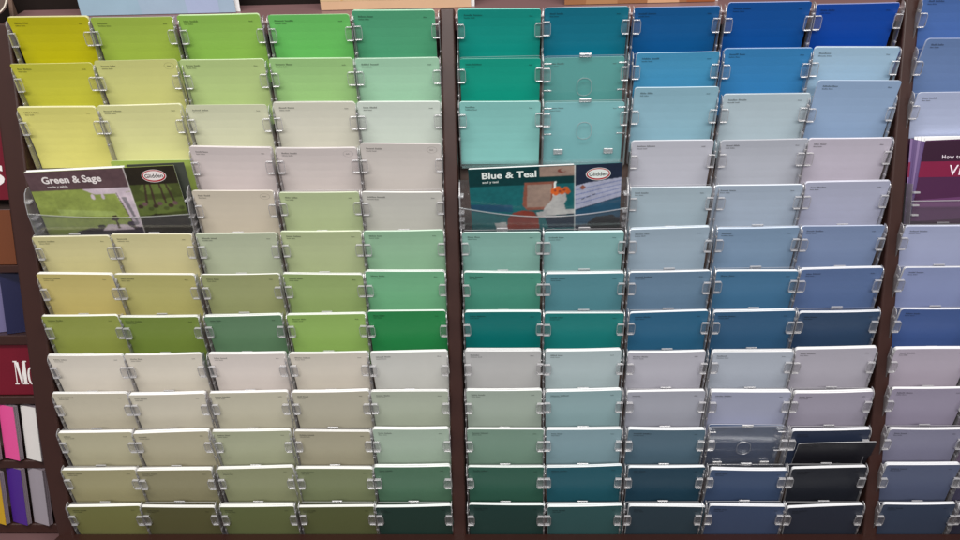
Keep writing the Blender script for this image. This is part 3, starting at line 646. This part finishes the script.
B_RGB = [(24, 98, 102), (6, 54, 56), (228, 236, 232), (136, 82, 66), (206, 96, 40), (132, 58, 46), (178, 178, 176), (176, 28, 40), (18, 20, 22), (30, 40, 60), (164, 168, 190), (36, 78, 104), (150, 128, 116), (20, 40, 60), (98, 112, 160), (122, 66, 56)]
B = [flat(c) for c in B_RGB]
def blue_print(m, h):
    x1 = .0985
    R(m, h, 0, x1, -.0185, 0, 1, 1); R(m, h, .0660, x1, -.0110, -.0008, 12, 2); EL(m, h, .087, -.0055, .004, .0022, 15, 3); EL(m, h, .0885, -.0050, .0028, .0016, 12, 4)
    add_text(m, 'Blue & Teal', .0125, h - .0102, -.00022, .0092, 2, width=.0510, bold=.00024)
    add_text(m, 'azul y teal', .0125, h - .0148, -.00022, .0031, 2, width=.0150, bold=.00003)
    R(m, h, 0, x1, -.10, -.0185, 0, 1)
    P(m, h, [(0, -.037), (.04, -.0395), (.04, -.047), (0, -.0445)], 11, 2)
    P(m, h, [(.0520, -.0165), (.0800, -.0160), (.0765, -.0455), (.0535, -.0455), (.0495, -.040)], 3, 3)
    P(m, h, [(.0545, -.0190), (.0780, -.0185), (.0752, -.043), (.0535, -.0425)], 12, 4)
    P(m, h, [(.0800, -.0160), (.0818, -.0165), (.0785, -.0455), (.0765, -.0455)], 2, 5)
    P(m, h, [(.0700, -.0440), (.0770, -.036), (.0790, -.030), (.0905, -.029), (.0915, -.036), (.0890, -.040), (.0905, -.0465), (.0690, -.0480)], 6, 5)
    for i, (a, b, rr) in enumerate(((.0792, -.0265, .0030), (.0832, -.0245, .0030), (.0868, -.0270, .0032), (.0905, -.0250, .0028), (.0925, -.0275, .0024), (.0812, -.0285, .0026))): EL(m, h, a, b, rr, rr, 4, 6 + i % 2)
    for i, (a, b) in enumerate(((.0805, -.0258), (.0850, -.0268), (.0890, -.0256))): EL(m, h, a, b, .0012, .0012, 5, 8)
    P(m, h, [(.0620, -.0480), (x1, -.0460), (x1, -.0510), (.0640, -.0530)], 6, 5)
    P(m, h, [(.0700, -.0530), (x1, -.0510), (x1, -.066), (.0740, -.066)], 13, 3)
    P(m, h, [(.0335, -.066), (.0350, -.054), (.0400, -.048), (.0500, -.0455), (.0600, -.0475), (.0645, -.055), (.0650, -.066)], 5, 6)
    P(m, h, [(.0220, -.0585), (.0330, -.0575), (.0350, -.066), (.0240, -.066)], 6, 5)
    R(m, h, x1, x1 + .0009, -.10, 0, 2, 6)
    a = x1 + .0009; b = .1424
    R(m, h, a, b, -.10, 0, 9, 2)
    P(m, h, [(a, -.0220), (a + .012, -.0190), (b, -.0150), (b, -.0345), (a, -.0470)], 10, 3)
    for i in range(4):
        P(m, h, [(a, -.026 - .005 * i), (b, -.0175 - .004 * i), (b, -.0182 - .004 * i), (a, -.0268 - .005 * i)], 14, 4)
    for i, (q, z) in enumerate(((.006, -.036), (.011, -.034), (.016, -.032))): P(m, h, [(a + q, z), (a + q + .003, z + .0012), (a + q + .003, z + .0004), (a + q, z - .0008)], 8, 5)
    P(m, h, [(a + .004, -.024), (a + .007, -.021), (a + .010, -.024), (a + .007, -.0265)], 3, 5)
    P(m, h, [(a, -.0480), (b, -.0350), (b, -.0450), (a + .010, -.0560), (a, -.0570)], 11, 4)
    P(m, h, [(a, -.0520), (a + .02, -.050), (b, -.0400), (b, -.056), (a + .020, -.062), (a, -.064)], 11, 5)
    P(m, h, [(a + .012, -.062), (a + .020, -.0555), (a + .036, -.054), (b, -.060), (b, -.10), (a + .012, -.10)], 8, 6)
    logo(m, h, a + .0215, -.0102, 7, 2, 8, .98)
rb = math.atan2(23 - 18.4, 142)
M = card_M(.4252, 4, .0184, .0005, -rb, 0)
booklet(M, .1424, .088, .0985, .0030, [blue_print], 'Blue & Teal booklet with an orange flower vase on its cover', B, rgbs=B_RGB)

# purple booklet in the right section, leaning back along the rack
PU = [flat((66, 30, 62)), flat((112, 22, 56)), flat((226, 214, 224)), flat((84, 62, 108)), flat((46, 18, 40)), flat((92, 52, 92)), flat((116, 94, 136))]
e = empty('booklet', rack_M(.8390, -.235, -.011)); h = .1135; ZB = .0262
m = MB()
m.quad([(.0120, 0, h - .003), (.0031, 0, ZB), (.12, 0, ZB), (.12, 0, h)][::-1], 0)
def pq(pts, mi, l=1): m.quad([(x, -.00005 * l, z) for x, z in pts], mi)
pq([(.0095, .091), (.12, .091), (.12, .0765), (.0080, .0765)], 1)
pq([(.0118, .1095), (.12, .1125), (.12, .091), (.0095, .091)], 4)
pq([(.0060, .055), (.12, .062), (.12, .040), (.0045, .035)], 5)
pq([(.0045, .035), (.12, .030), (.12, ZB), (.0031, ZB)], 4)
add_text(m, 'How to', .0285, .0935, -.00012, .0052, 2, bold=.00002, spacing=1.15)
add_text(m, 'Vi', .0362, .0782, -.00014, .0135, 2, bold=.0001, shear=.12, spacing=1.1)
part(m.obj('cover', PU), e)
m = MB()
for i in range(6):
    a = i / 6; b_ = (i + 1) / 6
    x = lambda t: .0120 * t; y = lambda t: .0035 * math.cos(t * math.pi / 2) ** 2 + .0003
    m.quad([(x(a), y(a), h - .001 - .003 * a), (.0031 * a, y(a), ZB), (.0031 * b_, y(b_), ZB), (x(b_), y(b_), h - .001 - .003 * b_)], 3 if i % 3 else 6)  # every third strip is lighter, a highlight painted on the fold
    m.quad([(x(a) * .93, y(a) - .0001, .0905), (x(a) * .80, y(a) - .0001, .0765), (x(b_) * .80, y(b_) - .0001, .0765), (x(b_) * .93, y(b_) - .0001, .0905)], 1)
m.box(.0001, .12, .0082, .0088, ZB, h - .001, 4)
part(m.obj('spine_fold', PU), e)
m = MB()
for i in range(4): m.box(.0135 - .0028 * i, .118, .0042 + .0009 * i,   .0049 + .0009 * i, ZB, h + .0002 * i, 0)
part(m.obj('pages', [PAPER]), e)
tag(e, 'purple booklet with a crimson band in the right section beside the post', 'booklet')

# booklets on the top shelf
def leaflet(u0, u1, label, base, shapes, text=None, y=.040, slant=-.0022, hh=.12):
    e = empty('booklet', Matrix.Translation((u0, y, 1.4905)) @ Matrix.Rotation(A(-6), 4, 'X') @ Matrix.Rotation(0, 4, 'Y'))
    w = u1 - u0; m = MB(); m.box(0, w, 0, .0006, 0, hh, 0)
    mats = [base]
    for pts, mt in shapes:
        mats.append(mt); m.quad([(x, -.00005 * len(mats), z) for x, z in pts], len(mats) - 1)
    if text:
        mats.append(flat((226, 232, 240))); add_text(m, text[0], text[1], text[2], -.0008, text[3], len(mats) - 1, bold=.0005)
    part(m.obj('cover', mats), e)
    m = MB()
    for i in range(5): m.box(.0006 + .001 * (i % 2), w - .0006 - .0014 * (i % 3) + (.004 if i > 2 else 0), .0008 + .0009 * i, .0015 + .0009 * i, 0, hh - .0004 * (i % 3), 0)
    part(m.obj('pages', [PAPER]), e)
    tag(e, label, 'booklet', 'booklets standing on the top shelf')
leaflet(.0505, .2020, 'pale silver blue booklet on the top shelf above the lime green cards', flat((156, 176, 196), .25),
        [([(.0, 0), (.060, 0), (.045, .12), (0, .12)], flat((150, 176, 194), .25)), ([(.105, 0), (.136, 0), (.136, .12), (.095, .12)], flat((164, 176, 206), .25))], ('color', .063, .0165, .020))
leaflet(.2850, .4290, 'orange and cream booklet on the top shelf above the green cards', flat((208, 172, 140), .3),
        [([(0, .008), (.144, .008), (.144, .12), (0, .12)], flat((204, 176, 136), .3)), ([(.02, .008), (.06, .024), (.11, .03), (.144, .010), (.144, .034), (.05, .04), (.015, .03)], flat((208, 164, 108), .3))])
leaflet(.5180, .6600, 'amber brown booklet on the top shelf above the dark blue cards', flat((150, 104, 70), .3),
        [([(.02, 0), (.05, 0), (.042, .12), (.03, .12)], flat((168, 124, 86), .3)), ([(.078, 0), (.108, 0), (.100, .12), (.082, .12)], flat((200, 158, 122), .3)), ([(.115, .0), (.142, 0), (.142, .12), (.12, .12)], flat((150, 88, 50), .3))])
# round white-rimmed lid at the very corner
m = MB(); N = 48
M = rack_M(-.0325, .0265, -.03)
circ = [(.0180 * math.cos(2 * math.pi * i / N), .0180 * math.sin(2 * math.pi * i / N)) for i in range(N)]
m.strip(circ, .0012, -.0012, .0012, 0, closed=True)
e = empty('round_lid', M)
part(m.obj('rim', [mat('cream_rim', (214, 206, 190), .3)]), e)
m = MB(); k = len(circ); m.v += [Vector((a, 0, b)) for a, b in circ] + [Vector((a, .002, b)) for a, b in circ]
m.f.append(tuple(range(k))); m.m.append(0); m.f.append(tuple(range(2 * k - 1, k - 1, -1))); m.m.append(0)
part(m.obj('disc', [mat('lid_disc', (86, 70, 62), .35, noise=.3, scale=90)]), e)
tag(e, 'round brown disc with a cream rim at the top left corner', 'disc')

# ---------------------------------------------------------------- neighbouring display at the left
ND = -.06
def NM(u, v, n=0): return rack_M(u, v, ND + n)
e = empty('side_display', NM(-.16, -.56)); e_inv = e.matrix_world.inverted()
m = MB(); m.box(-.09, .135, .038, .044, 0, .62, 0); part(m.obj('backboard', [DARK]), e)
m = MB(); m.box(.128, .132, -.002, .038, 0, .62, 0, .001); part(m.obj('end_strip', [mat('edge_band', (120, 96, 82), .4)]), e)
for v0, v1 in ((-.248, -.240), (-.327, -.316), (-.394, -.3845), (-.4685, -.459), (-.5465, -.535)):
    m = MB(); m.box(-.09, .128, -.004, .038, v0 + .56, v1 + .56, 0, .001); part(m.obj('shelf', [BROWN]), e)
m = MB(); m.box(-.09, .14, -.03, .038, -.045, .0125, 0, .002); part(m.obj('base_board', [LEDGE]), e)
tag(e, 'dark brown neighbouring display with narrow shelves at the left edge', 'display rack')
MAROON = mat('maroon_sign', (104, 16, 34), .35, noise=.1, scale=40); WHT = flat((232, 226, 224))
def sign(u0, u1, v0, v1, label, texts):
    e = empty('shelf_sign', NM(u0, v0)); m = MB(); m.box(0, u1 - u0, .000, .002, 0, v1 - v0, 0, .0004)
    part(m.obj('board', [MAROON]), e)
    m = MB()
    for body, x, z, size, width, bold in texts: add_text(m, body, x, z, -.0004, size, 0, width=width, bold=bold)
    part(m.obj('lettering', [WHT]), e)
    tag(e, label, 'sign', 'maroon signs of the side display')
sign(-.16, -.030, -.384, -.3275, 'maroon sign reading Mo on the neighbouring display', [])
o = bpy.data.objects[[x.name for x in bpy.data.objects if x.name.startswith('lettering')][-1]]
m = MB()
def serifM(x, z, W_, H_):
    q = lambda pts: m.quad([(x + a * W_, -.0004, z + b * H_) for a, b in pts], 0)
    q([(0, 0), (.32, 0), (.32, .05), (0, .05)]); q([(.60, 0), (1.06, 0), (1.06, .05), (.60, .05)]); q([(0, .95), (.30, .95), (.30, 1), (0, 1)]); q([(.78, .95), (1.06, .95), (1.06, 1), (.78, 1)])
    q([(.12, .05), (.19, .05), (.19, .95), (.12, .95)]); q([(.70, .05), (.96, .05), (.96, .95), (.70, .95)])
    q([(.17, .95), (.42, .95), (.60, .02), (.50, .02)]); q([(.72, .95), (.80, .95), (.60, .02), (.53, .02)])
serifM(.0838, .012, .0142, .0265)
k = len(m.v)
ox, oz, N = .1025, .0215, 24
for i in range(N):
    a = 2 * math.pi * i / N
    m.v.append(Vector((ox + .0040 * math.cos(a), -.0004, oz + .0098 * math.sin(a)))); m.v.append(Vector((ox + .0016 * math.cos(a), -.0004, oz + .0080 * math.sin(a))))
for i in range(N):
    j = (i + 1) % N; m.f.append((k + 2 * i, k + 2 * j, k + 2 * j + 1, k + 2 * i + 1)); m.m.append(0)
old = o.data; o.data = mesh_obj('tmp', m.v, m.f, [WHT], m.m).data; bpy.data.objects.remove(bpy.data.objects['tmp']); 
sign(-.16, -.040, -.171, -.020, 'maroon sign with a white letter s above the orange brown cards', [('s', .0800, .016, .044, .021, .0008)])
def pack(u, v, w, h, t, ang, rgb, label, n=.0, side=(150, 140, 145)):
    e = empty('paint_card_stack', NM(u, v, n) @ Matrix.Rotation(ang, 4, 'Z'))
    c = cardmat(rgb)
    m = MB(); m.box(0, w, 0, .0006, 0, h, 0); part(m.obj('front_card', [c]), e)
    m = MB()
    for i in range(5): m.box(.0003, w - .0003 - .0003 * (i % 2), .0008 + (t - .001) * i / 5, .0007 + (t - .001) * (i + .9) / 5, 0, h - .0004 * (i % 2), 0)
    part(m.obj('card_block', [mat('shaded_pages', (128, 116, 124), .6, noise=.35, scale=1, stretch=(30, 2600, 30))]), e)
    tag(e, label, 'paint cards', 'card stacks of the side display')
    return e
pack(-.120, -.2395, .0620, .058, .004, 0, (104, 56, 30), 'orange brown paint cards on the neighbouring display below the maroon letter')
pack(-.105, -.3155, .0300, .064, .004, .5, (104, 98, 136), 'lilac paint cards at the left edge beside the navy stack')
pack(-.0785, -.3155, .030, .066, .004, .55, (20, 22, 62), 'navy paint cards on the neighbouring display between lilac stack and panel')
pack(-.0990, -.4570, .0240, .062, .006, -.4, (226, 84, 150), 'pink paint cards standing angled on the neighbouring display')
pack(-.0745, -.4580, .0240, .062, .006, -.4, (226, 222, 218), 'white paint cards angled beside the pink stack')
pack(-.1235, -.4570, .0240, .062, .006, -.4, (150, 40, 60), 'crimson paint cards at the left edge beside the pink stack')
pack(-.1000, -.5340, .0240, .066, .006, -.4, (74, 38, 132), 'purple paint cards standing angled on the lowest side shelf')
pack(-.0755, -.5345, .0240, .066, .006, -.4, (156, 148, 156), 'pale grey paint cards angled beside the purple stack')
pack(-.1245, -.5335, .0240, .062, .006, -.4, (196, 156, 36), 'yellow paint cards at the left edge beside the purple stack')

# ---------------------------------------------------------------- camera, light
cam = bpy.data.cameras.new('camera'); co = bpy.data.objects.new('camera', cam); col.objects.link(co)
cr = Vector((0.9993785485, 0.0207349940, -0.0285057331)); cdn = Vector((-0.0114539382, -0.5737809149, -0.8189287325)); cf = Vector((-0.0333365278, 0.8187463109, -0.5731868406))
Mx = Matrix((cr, -cdn, -cf)).transposed().to_4x4(); Mx.translation = Vector((0.45934507, -0.70965663, 1.70860865)); co.matrix_world = Mx
cam.sensor_width = 36; cam.lens = 775 / 960 * 36; cam.clip_start = .01; cam.clip_end = 100
sc.camera = co
w = bpy.data.worlds.new('World'); sc.world = w; w.use_nodes = True
w.node_tree.nodes['Background'].inputs[0].default_value = (*WORLD, 1); w.node_tree.nodes['Background'].inputs[1].default_value = WSTR
def lamp(loc, aim, sx, sy, en, colr):
    l = bpy.data.lights.new('ceiling_lamp', 'AREA'); l.shape = 'RECTANGLE'; l.size = sx; l.size_y = sy; l.energy = en; l.color = colr
    o = bpy.data.objects.new('ceiling_lamp', l); col.objects.link(o); o.location = loc
    o.rotation_euler = (Vector(aim) - Vector(loc)).to_track_quat('-Z', 'Y').to_euler(); return o
for a in LAMPS: lamp(*a)
sc.view_settings.view_transform = 'Standard'; sc.view_settings.look = 'None'; sc.view_settings.gamma = 1; sc.view_settings.exposure = 0
sc.render.engine = 'CYCLES'
sc.cycles.max_bounces = 12; sc.cycles.transparent_max_bounces = 48; sc.cycles.caustics_refractive = False; sc.cycles.caustics_reflective = False
